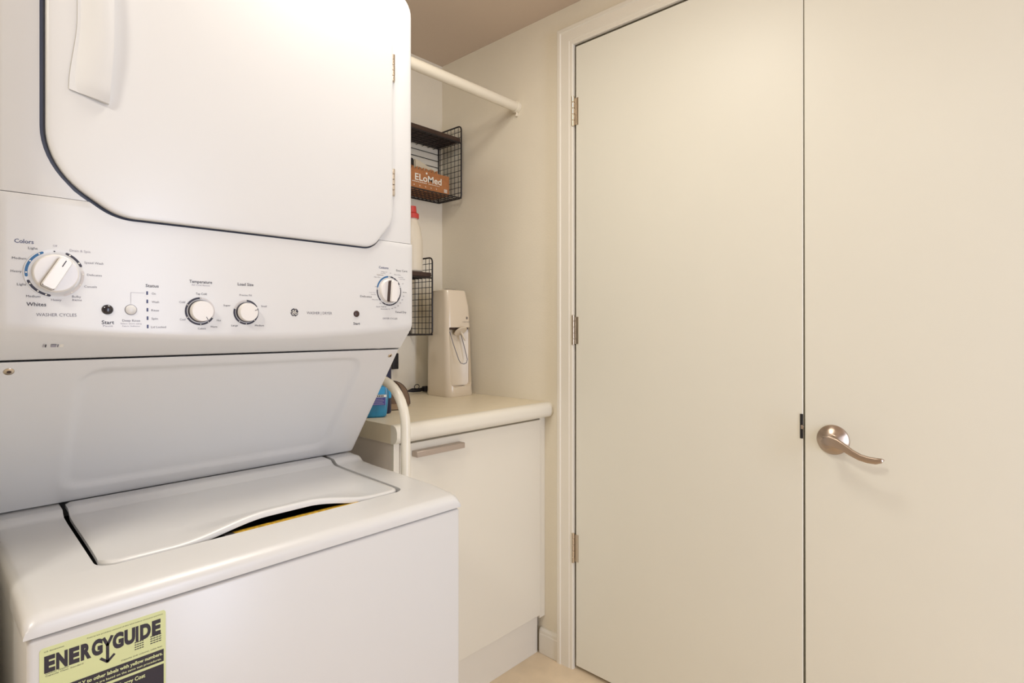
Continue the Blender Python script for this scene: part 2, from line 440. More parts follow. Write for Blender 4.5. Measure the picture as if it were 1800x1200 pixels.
# dryer body
Y0 = 1.034
def fy(x): return Y0-0.006*max(0, 1-((x-0.436)/0.35)**2)
SEAM = 1.303
outl = rounded([(WX0, SEAM+0.0006, 0.001), (WX1, SEAM+0.0006, 0.001), (WX1, 1.858, 0.045), (WX0, 1.858, 0.045)], 8)
bm = bmesh.new(); rings = []
for dy, off in ((0.014, 0), (0.006, -0.0016), (0.002, -0.005), (0.0, -0.011)):
    o2 = outl if off == 0 else [(min(max(x, WX0-off), WX1+off), z if z < SEAM+0.02 else min(z, 1.858+off)) for x, z in outl]
    if off: 
        o2 = [(a if z < SEAM+0.003 else b) for a, b, (x, z) in zip([(min(max(x, WX0-off), WX1+off), z) for x, z in outl], offset_outline(outl, off), outl)]
    rings.append([bm.verts.new((x, Y0+dy, z)) for x, z in o2])
back = [bm.verts.new((x, 1.68, z)) for x, z in outl]
rings.insert(0, back)
for a, b in zip(rings, rings[1:]):
    n = len(a)
    for k in range(n): bm.faces.new((a[k], a[(k+1) % n], b[(k+1) % n], b[k]))
bm.faces.new(rings[0]); bm.faces.new(rings[-1][::-1])
dry = link('dryer_cabinet', bm, 'enamel', None, 35)
door_out = rounded([(0.140, 1.775, 0.05), (0.140, 1.345, 0.11), (0.226, 1.284, 0.075), (0.675, 1.284, 0.045), (0.7275, 1.345, 0.05), (0.7275, 1.775, 0.055)], 10)
gap_out = [(x-(0.0042 if x < 0.25 else 0.0016 if x < 0.45 else 0), z-(0.0014 if z < 1.32 else 0)) for x, z in offset_outline(door_out, 0.0018)]
cut = prism(bmesh.new(), gap_out, 'y', Y0-0.05, Y0+0.022)
boolean(dry, cut)
dry.data.transform(Matrix.Translation(-washer.location)); dry.parent = washer
dry.data.materials.clear(); dry.data.materials.append(M['enamel'])
for p in dry.data.polygons: p.use_smooth = True
dry.data.set_sharp_from_angle(angle=math.radians(35))
link('door_gap_shade', prism(bmesh.new(), offset_outline(gap_out, -0.0002), 'y', Y0+0.004, Y0+0.0215), 'gap_shade', washer)  # dark slab that paints the shade in the gap around the dryer door
# dryer door: slightly bowed slab with rounded rim
bm = bmesh.new()
def bow(x): return 0.007*max(0, 1-((x-0.434)/0.294)**2)
rr = []
for off, dy in ((-0.0005, 0.003), (0, -0.002), (-0.0004, -0.0050), (-0.0013, -0.0066), (-0.003, -0.0073), (-0.008, -0.0076)):
    o2 = door_out if off == 0 else offset_outline(door_out, off)
    rr.append([bm.verts.new((x, Y0+dy-(bow(x) if dy < -0.003 else bow(x)*0.7), z)) for x, z in o2])
for a, b in zip(rr, rr[1:]):
    n = len(a)
    for k in range(n): bm.faces.new((a[k], a[(k+1) % n], b[(k+1) % n], b[k]))
bm.faces.new(rr[0])
# cap as horizontal strips so that the bow stays smooth
inner = [(v.co.x, v.co.z) for v in rr[-1]]; cz = 1.53; cx = 0.434
prev = rr[-1]
for s in (0.85, 0.7, 0.5, 0.3, 0.12):
    ring = [bm.verts.new((cx+(x-cx)*s, Y0-0.0076-bow(cx+(x-cx)*s), cz+(z-cz)*s)) for x, z in inner]
    n = len(ring)
    for k in range(n): bm.faces.new((prev[k], prev[(k+1) % n], ring[(k+1) % n], ring[k]))
    prev = ring
bm.faces.new(prev)
ddoor = link('dryer_door', bm, 'enamel', washer, 50)
# pull handle: flush on its left, raised like a scoop on its right, pointed lower corners
def hz(u, v):
    z0 = 1.4595-0.010*u+0.000; z1 = 1.70
    xl = 0.1655+0.010*smooth(v*2.2)-0.0*u; xr = 0.2160-0.0035*(1-smooth(v*2.5))-0.004*smooth((v-0.6)*2.5)
    x = xl+(xr-xl)*u; z = z0+(z1-z0)*v
    h = 0.019*math.sin(min(1, u*1.15)*PI/2)**1.3*(0.55+0.45*math.sin(PI*min(1, max(0, v))))+0.001
    e = min(v, 1-v)
    h *= min(1, 0.60+e*9)
    return (x, Y0-0.0076-bow(x)-h, z)
bm = bmesh.new(); sheet(bm, 20, 30, hz, lambda u, v: (0.0, Y0-0.004-hz(u, v)[1]-0.008, 0.0))
link('door_pull', bm, 'satin', ddoor, 45)
def dryer_hinge(x, z):
    h = 0.058
    o = link('door_hinge', B(x-0.0006, x+0.0062, Y0-0.0022, Y0+0.001, z-h/2, z+h/2, bev=0.0004, seg=1), 'steel', washer)
    for k in range(5):
        link('hinge_knuckle', lathe(bmesh.new(), [(0.0028, 0.0004), (0.0034, 0.0008), (0.0034, h/5-0.0008), (0.0028, h/5-0.0004)], (x, Y0-0.0055, z-h/2+k*h/5), (0, 0, 1), 14), 'steel', o)
dryer_hinge(0.7290, 1.6795); dryer_hinge(0.7290, 1.4315)

# control panel: bowed front, rounded lower edge, slanted underside
NX = 90; bm = bmesh.new(); cols = []
for i in range(NX+1):
    x = WX0+(WX1-WX0)*i/NX; f = fy(x); e = min(x-WX0, WX1-x); f += 0.004*(1-min(1, e/0.01))**2
    cz = 1.114-0.019*max(0, 1-((x-0.436)/0.35)**2)
    prof = [(1.68, SEAM-0.0002), (f+0.004, SEAM-0.0002), (f+0.0006, SEAM-0.0004), (f, SEAM-0.0016), (f, 1.292), (f, 1.284), (f, 1.27), (f, 1.24), (f, 1.20), (f, cz+0.014), (f+0.0006, cz+0.008), (f+0.0022, cz+0.003), (f+0.0052, cz-0.0015)]
    prof += [(1.0815, 1.0715), (1.0845, 1.0695), (1.68, 1.0695)]
    cols.append([bm.verts.new((x, y, z)) for y, z in prof])
for a, b in zip(cols, cols[1:]):
    n = len(a)
    for k in range(n): bm.faces.new((a[k], a[(k+1) % n], b[(k+1) % n], b[k]))
bm.faces.new(cols[0]); bm.faces.new(cols[-1][::-1])
panel = link('control_panel', bm, 'plastic', None, 40)
boolean(panel, prism(bmesh.new(), gap_out, 'y', Y0-0.05, Y0+0.022))
panel.data.transform(Matrix.Translation(-washer.location)); panel.parent = washer
panel.data.materials.clear(); panel.data.materials.append(M['plastic'])
for p in panel.data.polygons: p.use_smooth = True
panel.data.set_sharp_from_angle(angle=math.radians(35))
def PF(d): return lambda x, z: (x, fy(x)-d, z)
TEXTS={
 'dial':[
  ('Colors',0.1071,0.1276,1.2363,0.0055,'b'),
  ('Light',0.1218,0.1318,1.2276,0.0033,'k'),
  ('Medium',0.1047,0.1197,1.2124,0.0033,'k'),
  ('Heavy',0.1033,0.1148,1.1944,0.0033,'k'),
  ('Light',0.1098,0.1197,1.1765,0.0033,'k'),
  ('Medium',0.1194,0.1347,1.1604,0.0033,'k'),
  ('Heavy',0.1466,0.1583,1.1561,0.0030,'g'),
  ('Whites',0.1197,0.1412,1.1493,0.0052,'k'),
  ('WASHER CYCLES',0.1302,0.1757,1.1348,0.0046,'g'),
  ('Bulky',0.1705,0.1809,1.1617,0.0031,'g'),
  ('Items',0.1709,0.1818,1.1569,0.0031,'g'),
  ('Casuals',0.1847,0.2000,1.1771,0.0031,'g'),
  ('Delicates',0.1880,0.2061,1.1945,0.0032,'g'),
  ('Speed Wash',0.1848,0.2079,1.2124,0.0032,'g'),
  ('Drain & Spin',0.1677,0.1920,1.2286,0.0035,'l'),
  ('Off',0.1486,0.1536,1.2334,0.0025,'l'),
 ],
 'status':[
  ('Start',0.2059,0.2215,1.1245,0.0054,'k'),
  ('Pause',0.2077,0.2198,1.1191,0.0028,'l'),
  ('Deep Rinse',0.2319,0.2554,1.1274,0.0035,'g'),
  ('Select when using',0.2296,0.2572,1.1227,0.0021,'l'),
  ('Fabric Softener',0.2319,0.2556,1.1188,0.0021,'l'),
  ('Status',0.2626,0.2807,1.1826,0.0046,'k'),
  ('On',0.2711,0.2764,1.1703,0.0034,'g'),
  ('Wash',0.2709,0.2812,1.1572,0.0034,'g'),
  ('Rinse',0.2705,0.2810,1.1439,0.0034,'g'),
  ('Spin',0.2707,0.2796,1.1308,0.0034,'g'),
  ('Lid Locked',0.2702,0.2909,1.1175,0.0034,'g'),
 ],
 'temp':[
  ('Temperature',0.3250,0.3602,1.1930,0.0049,'k'),
  ('All Cold Rinses',0.3284,0.3565,1.1873,0.0027,'l'),
  ('Tap Cold',0.3349,0.3515,1.1729,0.0036,'k'),
  ('Cold',0.3101,0.3187,1.1582,0.0033,'g'),
  ('Cool',0.3109,0.3193,1.1299,0.0033,'g'),
  ('Colors',0.3379,0.3502,1.1149,0.0031,'k'),
  ('Warm',0.3573,0.3681,1.1180,0.0032,'k'),
  ('Hot',0.3674,0.3743,1.1289,0.0032,'k'),
 ],
 'load':[
  ('Load Size',0.4020,0.4291,1.1927,0.0049,'k'),
  ('Precise Fill',0.4051,0.4259,1.1736,0.0032,'g'),
  ('Super',0.3785,0.3899,1.1548,0.0031,'k'),
  ('Small',0.4427,0.4527,1.1550,0.0033,'g'),
  ('Large',0.3913,0.4023,1.1202,0.0031,'k'),
  ('Medium',0.4318,0.4477,1.1203,0.0032,'k'),
  ('WASHER | DRYER',0.5298,0.5832,1.1447,0.0051,'g'),
  ('Start',0.6314,0.6472,1.1248,0.0051,'k'),
 ],
 'dry':[
  ('Cottons',0.6937,0.7182,1.2449,0.0049,'b'),
  ('Easy Care',0.7390,0.7691,1.2416,0.0042,'k'),
  ('More Dry',0.7339,0.7511,1.2318,0.0022,'g'),
  ('Less Dry',0.7451,0.7576,1.2269,0.0020,'g'),
  ('Low Heat',0.7482,0.7632,1.2230,0.0020,'g'),
  ('Optimum',0.6880,0.7054,1.2286,0.0023,'o'),
  ('Less Dry',0.6986,0.7109,1.2324,0.0019,'g'),
  ('Energy Saver',0.7001,0.7152,1.2359,0.0018,'g'),
  ('More Dry',0.6819,0.6976,1.2233,0.0023,'g'),
  ('Delicates',0.6476,0.6756,1.1813,0.0041,'k'),
  ('Low Heat',0.6697,0.6855,1.1904,0.0019,'l'),
  ('Less Dry',0.6743,0.6866,1.1862,0.0019,'g'),
  ('More Dry',0.6766,0.6928,1.1755,0.0022,'g'),
  ('Quick Fluff 20',0.6866,0.7123,1.1608,0.0024,'g'),
  ('Dewrinkle 10',0.6986,0.7218,1.1562,0.0023,'g'),
  ('20',0.7262,0.7302,1.1578,0.0021,'g'),
  ('30',0.7343,0.7383,1.1601,0.0022,'g'),
  ('40',0.7420,0.7459,1.1640,0.0022,'g'),
  ('50',0.7480,0.7519,1.1705,0.0022,'g'),
  ('60',0.7534,0.7573,1.1777,0.0022,'g'),
  ('70',0.7563,0.7607,1.1856,0.0022,'g'),
  ('80 Min',0.7569,0.7679,1.1943,0.0022,'k'),
  ('Off',0.7544,0.7586,1.2130,0.0020,'g'),
  ('Off',0.6832,0.6880,1.2030,0.0019,'g'),
  ('Off',0.6951,0.6995,1.1679,0.0019,'g'),
  ('Off',0.7216,0.7252,1.2341,0.0020,'g'),
  ('Timed Dry',0.7359,0.7666,1.1503,0.0043,'k'),
  ('DRYER CYCLES',0.7038,0.7420,1.1360,0.0036,'g'),
 ],
}

names = dict(dial='washer_dial_lettering', status='status_lettering', temp='temperature_lettering', load='load_and_title_lettering', dry='dryer_dial_lettering')
for grp, rows in TEXTS.items():
    for col in sorted({r[5] for r in rows}):
        bm = bmesh.new()
        for s, x0, x1, z, cap, c in rows:
            if c == col: add_text(bm, s, x0, x1, z, cap, PF(0.0003), bold=0.012 if cap > 0.0045 and c in 'kb' else 0.0)
        link(names[grp], bm, col, panel, 0)
# washer dial
def ring_marks(c, spec, r0, r1, m, name='dial_marks', d=0.0005):
    bm = bmesh.new()
    for a0, a1 in spec:
        arc_band(bm, c, r0, r1, a0, a1, PF(d), n=max(2, int(abs(a1-a0)/5)))
        for a in (a0, a1):
            q = math.radians(a); rm = (r0+r1)/2; dot(bm, c[0]+rm*math.sin(q), c[1]+rm*math.cos(q), (r1-r0)/2, PF(d+0.00005), 10)
    return link(name, bm, m, panel, 0)
def ring_dots(c, angs, rm, r, m='white'):
    bm = bmesh.new()
    for a in angs:
        q = math.radians(a); dot(bm, c[0]+rm*math.sin(q), c[1]+rm*math.cos(q), r, PF(0.0007), 10)
    return link('dial_dots', bm, m, panel, 0)
c = (0.1512, 1.1935)
link('dial_ring', lathe(bmesh.new(), [(0.0355, -0.003), (0.0350, 0.0010), (0.0300, 0.0012), (0.0290, 0.0006), (0, 0.0006)], (c[0], fy(c[0]), c[1]), (0, -1, 0), 64), 'plastic', panel, 60)
def ring_on(c, spec, r0, r1, m, d=0.0016):
    bm = bmesh.new(); y = fy(c[0])-d
    P = lambda x, z: (x, y, z)
    for a0, a1 in spec:
        arc_band(bm, c, r0, r1, a0, a1, P, n=max(2, int(abs(a1-a0)/5)))
        for a in (a0, a1):
            q = math.radians(a); rm = (r0+r1)/2; dot(bm, c[0]+rm*math.sin(q), c[1]+rm*math.cos(q), (r1-r0)/2, lambda x, z: (x, y-0.00004, z), 10)
    link('dial_marks', bm, m, panel, 0)
def dots_on(c, angs, rm, r, m='white', d=0.0019):
    bm = bmesh.new(); y = fy(c[0])-d
    for a in angs:
        q = math.radians(a); dot(bm, c[0]+rm*math.sin(q), c[1]+rm*math.cos(q), r, lambda x, z: (x, y, z), 10)
    link('dial_dots', bm, m, panel, 0)
ring_on(c, [(-98, -27)], 0.0305, 0.0337, 'blue'); ring_on(c, [(24, 66), (-168, -112)], 0.0305, 0.0337, 'k')
ring_on(c, [(82, 160)], 0.0305, 0.0337, 'ringlight')
dots_on(c, (-90, -60, -34, 31, 58, -119, -143, -161, 88, 117, 144), 0.0321, 0.0011); dots_on(c, (-2,), 0.0316, 0.0010, 'k')
def knob(c, r, h, name, label=None):
    o = link(name, lathe(bmesh.new(), [(r*1.03, 0), (r*1.03, h*0.25), (r, h*0.4), (r*0.985, h*0.85), (r*0.94, h), (0, h)], (c[0], fy(c[0]), c[1]), (0, -1, 0), 56), 'knobw', panel, 35)
    return o
def bar_grip(parent, c, base, h, L, W, ang, side='brown'):
    """a raised bar across a knob, its flanks dark and its face white"""
    a = math.radians(ang); ux, uz = math.sin(a), math.cos(a); y0 = fy(c[0])-base
    def P(l, wd, y): return (c[0]+ux*l+uz*wd, y, c[1]+uz*l-ux*wd)
    def slab(y_a, y_b, kL, kW):
        bm = bmesh.new(); out = rounded([(-L/2, -W/2, W*0.18), (L/2*0.96, -W/2*0.95, W*0.22), (L/2*0.96, W/2*0.95, W*0.22), (-L/2, W/2, W*0.18)], 4)
        A = [bm.verts.new(P(l, wd, y_a)) for l, wd in out]
        D = [bm.verts.new(P(l*kL, wd*kW, y_b)) for l, wd in out]
        n = len(A)
        for k in range(n): bm.faces.new((A[k], A[(k+1) % n], D[(k+1) % n], D[k]))
        bm.faces.new(A); bm.faces.new(D[::-1]); return bm
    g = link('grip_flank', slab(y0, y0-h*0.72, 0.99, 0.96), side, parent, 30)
    t = link('grip', slab(y0-h*0.70, y0-h, 0.95, 0.86), 'knobw', parent, 30)
    return P, y0-h
k = knob((0.1518, 1.1938), 0.0262, 0.0068, 'washer_cycle_knob')
kc = (0.1515, 1.1935)
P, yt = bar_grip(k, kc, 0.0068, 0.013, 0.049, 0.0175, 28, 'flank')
bm = bmesh.new(); bm.faces.new([bm.verts.new(P(l, wd, yt-0.0002)) for l, wd in ((0.010, -0.0006), (0.020, -0.0006), (0.020, 0.0006), (0.010, 0.0006))]); link('pointer', bm, 'k', k, 0)
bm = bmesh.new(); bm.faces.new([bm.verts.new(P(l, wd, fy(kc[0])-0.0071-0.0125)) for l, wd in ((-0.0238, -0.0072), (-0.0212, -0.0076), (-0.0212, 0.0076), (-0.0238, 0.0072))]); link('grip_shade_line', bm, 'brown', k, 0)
# small buttons and lamps
link('start_button', lathe(bmesh.new(), [(0.0074, 0), (0.0074, 0.001), (0.0060, 0.003), (0.0035, 0.0042), (0, 0.0046)], (0.2130, fy(0.213), 1.1436), (0, -1, 0), 32), 'blackgloss', panel, 60)
link('deep_rinse_button', lathe(bmesh.new(), [(0.0074, 0), (0.0074, 0.0014), (0.0066, 0.0024), (0, 0.0026)], (0.2430, fy(0.243), 1.1440), (0, -1, 0), 32), 'plastic', panel, 60)
bm = bmesh.new(); arc_band(bm, (0.2430, 1.1440), 0.0075, 0.0081, 0, 360, PF(0.0004), 40); link('button_outline', bm, 'g', panel, 0)
bm = bmesh.new(); quad(bm, 0.2427, 0.2431, 1.153, 1.1708, PF(0.0004)); quad(bm, 0.2427, 0.2615, 1.1705, 1.1709, PF(0.0004)); link('guide_line', bm, 'l', panel, 0)
for i in range(5):
    z = 1.1708-i*0.01315; x = 0.2648+i*0.0002
    link('status_lamp', B(x-0.0012, x+0.0012, fy(x)-0.0006, fy(x)+0.001, z-0.0028, z+0.0028, bev=0.0004, seg=1), 'b', panel)
# temperature and load knobs
for (cx, cz, r, ring, pnt, dots, pale) in ((0.3415, 1.1437, 0.0232, [(-180, 0), (120, 180)], 152, (0, -62, -118, 178, 145, 118), (2, 118)), (0.4165, 1.1435, 0.0218, [(2, 62), (72, 285)], 72, (0, 64, 135, 180, 215, 288), (290, 358))):
    ring_marks((cx, cz), ring, r-0.0030, r, 'k'); ring_marks((cx, cz), [pale], r-0.0028, r-0.0002, 'ringlight', d=0.0004)
    ring_dots((cx, cz), dots, r-0.0015, 0.0009)
    kk = knob((cx, cz), r*0.74, 0.014, 'temperature_knob' if cx < 0.38 else 'load_size_knob')
    link('knob_skirt', lathe(bmesh.new(), [(r*0.80, 0), (r*0.80, 0.0035), (r*0.76, 0.0045), (r*0.5, 0.0045)], (cx, fy(cx), cz), (0, -1, 0), 48), 'k', kk, 35)
    q = math.radians(pnt); yy = fy(cx)-0.0142
    ux, uz = math.sin(q), math.cos(q)
    bm = bmesh.new(); bm.faces.new([bm.verts.new((cx+ux*l+uz*wd, yy, cz+uz*l-ux*wd)) for l, wd in ((r*0.46, -0.0005), (r*0.72, -0.0005), (r*0.72, 0.0005), (r*0.46, 0.0005))]); link('pointer', bm, 'k', kk, 0)
# round emblem
lx, lz2 = 0.5053, 1.1450
bm = bmesh.new(); dot(bm, lx, lz2, 0.0076, PF(0.0004), 32); em = link('emblem', bm, 'k', panel, 0)
bm = bmesh.new(); P2 = PF(0.0006)
for a in (0, 90, 180, 270):
    q = math.radians(a); dot(bm, lx+0.0069*math.sin(q+0.12), lz2+0.0069*math.cos(q+0.12), 0.0010, P2, 8)
arc_band(bm, (lx-0.0029, lz2-0.0024), 0.0013, 0.0023, 0, 360, P2, 16); arc_band(bm, (lx+0.0029, lz2-0.0024), 0.0014, 0.0024, 0, 360, P2, 16)
def stroke(bm, pts, wd, place):
    for (xa, za), (xb, zb) in zip(pts, pts[1:]):
        d = Vector((xb-xa, zb-za)).normalized()*wd/2; nx, nz = -d.y, d.x
        bm.faces.new([bm.verts.new(place(*p)) for p in ((xa+nx-d.x*.4, za+nz-d.y*.4), (xb+nx+d.x*.4, zb+nz+d.y*.4), (xb-nx+d.x*.4, zb-nz+d.y*.4), (xa-nx-d.x*.4, za-nz-d.y*.4))])
stroke(bm, [(lx-0.0044, lz2+0.0014), (lx-0.0034, lz2+0.0036), (lx-0.0016, lz2+0.0042), (lx-0.0010, lz2+0.0020), (lx-0.0024, lz2+0.0012), (lx-0.0008, lz2-0.0002)], 0.0010, P2)
stroke(bm, [(lx-0.0006, lz2-0.0004), (lx+0.0010, lz2+0.0010), (lx+0.0018, lz2+0.0040), (lx+0.0034, lz2+0.0044)], 0.0010, P2)
stroke(bm, [(lx+0.0010, lz2+0.0008), (lx+0.0030, lz2+0.0012)], 0.0010, P2)
link('emblem_script', bm, 'white', em, 0)
link('dryer_start_button', lathe(bmesh.new(), [(0.0066, 0), (0.0066, 0.001), (0.0055, 0.0022), (0, 0.0024)], (0.6386, fy(0.6386), 1.1446), (0, -1, 0), 32), 'brown', panel, 60)
# dryer dial
c = (0.7200, 1.1955); R1 = 0.0322
ring_marks(c, [(-76, -52), (-48, -33), (-30, -7)], R1-0.0032, R1, 'blue')
ring_marks(c, [(8, 20), (26, 34), (40, 60), (76, 98), (102, 113), (117, 126), (130, 138), (142, 150), (154, 161), (165, 172), (176, 183), (187, 194), (200, 213), (229, 236), (241, 252), (256, 271)], R1-0.0030, R1-0.0002, 'k')
ring_marks(c, [(0, 360)], R1-0.0062, R1-0.0054, 'ringlight', name='dial_ring')
ring_dots(c, (0, 68, 221, 278), R1-0.0015, 0.0009, 'k')
k = knob((0.7205, 1.1955), 0.0250, 0.007, 'dryer_cycle_knob')
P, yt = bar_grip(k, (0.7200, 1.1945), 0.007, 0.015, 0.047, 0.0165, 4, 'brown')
# maker's cutouts under the control panel
PU = lambda x, v: (x, 1.0570-0.0005+v*0.787, 1.0907-0.0005-v*0.616)
for x0, x1, m in ((0.1412, 0.1424, 'l'), (0.1434, 0.1447, 'k'), (0.1500, 0.1562, 'l'), (0.1574, 0.1586, 'g'), (0.1600, 0.1645, 'white')):
    bm = bmesh.new(); quad(bm, x0, x1, -0.0028, 0.0038, PU); link('underside_slot', bm, m, panel, 0)
bm = bmesh.new(); quad(bm, 0.1498, 0.1562, -0.0032, -0.0022, PU); link('underside_slot', bm, 'k', panel, 0)
# energy guide sticker
PL = lambda x, z: (x, FY-0.0010, z)
lab = link('energy_label', prism(bmesh.new(), rounded([(0.1135, 0.545, 0.004), (0.2475, 0.545, 0.004), (0.2475, 0.7315, 0.004), (0.1135, 0.7315, 0.004)], 4), 'y', FY-0.0008, FY+0.0002), 'labely', washer, 0)
bm = bmesh.new()
hx = [('E', 0.1179, 0.1284), ('N', 0.1292, 0.1405), ('E', 0.1417, 0.1522), ('R', 0.1535, 0.1642), ('G', 0.1646, 0.1761), ('G', 0.1867, 0.1989), ('U', 0.1995, 0.2117), ('I', 0.2122, 0.2154), ('D', 0.2172, 0.2297), ('E', 0.2309, 0.2413)]
for ch, a, b in hx: add_text(bm, ch, a, b, 0.7115, 0.0178, PL, bold=0.06, res=4)
stroke(bm, [(0.1771, 0.7200), (0.1813, 0.7100)], 0.0034, PL); stroke(bm, [(0.1860, 0.7200), (0.1813, 0.7100), (0.1813, 0.6900)], 0.0034, PL)
stroke(bm, [(0.1741, 0.6955), (0.1813, 0.6885), (0.1885, 0.6955)], 0.0030, PL)
link('label_heading', bm, 'labelk', lab, 0)
bm = bmesh.new(); quad(bm, 0.1180, 0.2450, 0.6625, 0.6790, PL); quad(bm, 0.1180, 0.2450, 0.6420, 0.6590, PL); quad(bm, 0.1950, 0.2450, 0.6000, 0.6420, PL)
quad(bm, 0.1180, 0.1900, 0.6000, 0.6380, PL)
link('label_black_bands', bm, 'labelk', lab, 0)
bm = bmesh.new()
add_text(bm, 'Federal law prohibits removal of this label before consumer purchase', 0.160, 0.2440, 0.7270, 0.0014, PL)
add_text(bm, 'U.S. Government', 0.1180, 0.1370, 0.7270, 0.0017, PL)
add_text(bm, 'Clothes Washer', 0.1190, 0.1420, 0.7002, 0.0018, PL); add_text(bm, 'Capacity Class: Standard', 0.1190, 0.1560, 0.6975, 0.0018, PL)
for i in range(4):
    for q in range(4):
        quad(bm, 0.2110+q*0.0027, 0.2132+q*0.0027, 0.6998-i*0.0030, 0.7010-i*0.0030, PL)
        quad(bm, 0.2290+q*0.0034, 0.2318+q*0.0034, 0.7004-i*0.0030, 0.7016-i*0.0030, PL)
add_text(bm, 'Capacity (tub volume), cubic feet', 0.1960, 0.2430, 0.6835, 0.0018, PL)
link('label_small_print', bm, 'labelk', lab, 0)
PL2 = lambda x, z: (x, FY-0.0014, z)
bm = bmesh.new()
add_text(bm, 'Compare ONLY to other labels with yellow numbers.', 0.1200, 0.2435, 0.6738, 0.0044, PL2, bold=0.03)
add_text(bm, 'Labels with yellow numbers are based on the same test procedures.', 0.1230, 0.2420, 0.6670, 0.0028, PL2, bold=0.015)
add_text(bm, 'Estimated Yearly Energy Cost', 0.1500, 0.2230, 0.6530, 0.0050, PL2, bold=0.03)
link('label_pale_print', bm, 'labely', lab, 0)

# ============================================================= base cabinet and counter
CX0, CX1, CY0 = 0.880, 1.5075, 1.240
cab = thing('base_cabinet', (1.19, 1.5, 0), 'low cream base cabinet with a single door and flat bar handle under the countertop', 'cabinet')
link('side_panel', B(CX0, CX0+0.018, CY0+0.012, YB-0.002, 0.0, 0.8135), 'cabside', cab)
link('carcass', B(CX0+0.018, 1.476, CY0+0.022, YB-0.002, 0.142, 0.812), 'cab', cab)
link('toe_kick', B(CX0+0.018, 1.4945, CY0+0.030, CY0+0.048, 0.0, 0.142), 'trim', cab)
link('edge_strip', B(CX0, CX0+0.018, CY0+0.001, CY0+0.012, 0.0, 0.812), 'cab', cab)
cd = link('cabinet_door', B(CX0+0.020, 1.476, CY0, CY0+0.018, 0.144, 0.805, bev=0.0012, seg=1), 'cab', cab)
link('filler_strip', B(1.479, 1.5075, CY0+0.006, CY0+0.0215, 0.130, 0.812, bev=0.0008, seg=1), 'cab', cab)
link('bar_handle', B(0.938, 1.110, CY0-0.024, CY0-0.001, 0.7695, 0.7850, bev=0.001, seg=1), 'barh', cd)
prof = rounded([(1.214, 0.8140, 0.014), (1.214, 0.8625, 0.014), (YB-0.001, 0.8625, 0), (YB-0.001, 0.8140, 0)], 8)
ct = link('countertop', prism(bmesh.new(), prof, 'x', 0.868, 1.5075), 'counter')
tag(ct, 'beige laminate countertop with a rounded pale front edge, on the low cabinet', 'countertop')
nose = link('rounded_front_edge', prism(bmesh.new(), rounded([(1.2085, 0.8135, 0.02), (1.2085, 0.8632, 0.02), (1.236, 0.8632, 0), (1.236, 0.8135, 0)], 8), 'x', 0.8675, 1.5078), 'cab', ct, 40)

# ============================================================= painted gooseneck pipe beside the washer
pp = [(0.835, 1.50, 0.985), (0.835, 1.30, 0.985), (0.835, 1.245, 0.983)]
for k in range(9):
    a = PI/2*k/8; pp.append((0.835, 1.235-0.107*math.sin(a), 0.875+0.108*math.cos(a)))
pp += [(0.835, 1.128, 0.60), (0.835, 1.128, 0.3), (0.835, 1.128, 0.0)]
o = link('bent_pipe', tube(bmesh.new(), pp, 0.0118, 20), 'pipe'); tag(o, 'white painted bent pipe rising between the washer and the low cabinet', 'pipe')

# ============================================================= closet rod
rod = thing('closet_rod', (0.78, 1.36, 1.90), 'round off-white closet rod running from behind the dryer to the right wall', 'rod')
link('pole', tube(bmesh.new(), [(0.0555, 1.375, 1.905), (XR-0.010, 1.375, 1.905)], 0.0172, 28), 'rod', rod)
link('rod_flange', lathe(bmesh.new(), [(0.0205, 0), (0.0205, 0.012), (0.0185, 0.014), (0.0175, 0.014)], (XR-0.0005, 1.375, 1.905), (-1, 0, 0), 32), 'rod', rod)
link('bracket_tab', B(XR-0.010, XR-0.0005, 1.371, 1.379, 1.872, 1.888, bev=0.001), 'rod', rod)
link('screw', lathe(bmesh.new(), [(0.0035, 0), (0.0035, 0.003), (0, 0.004)], (XR-0.008, 1.375, 1.880), (-1, 0, 0), 12), 'steel', rod)

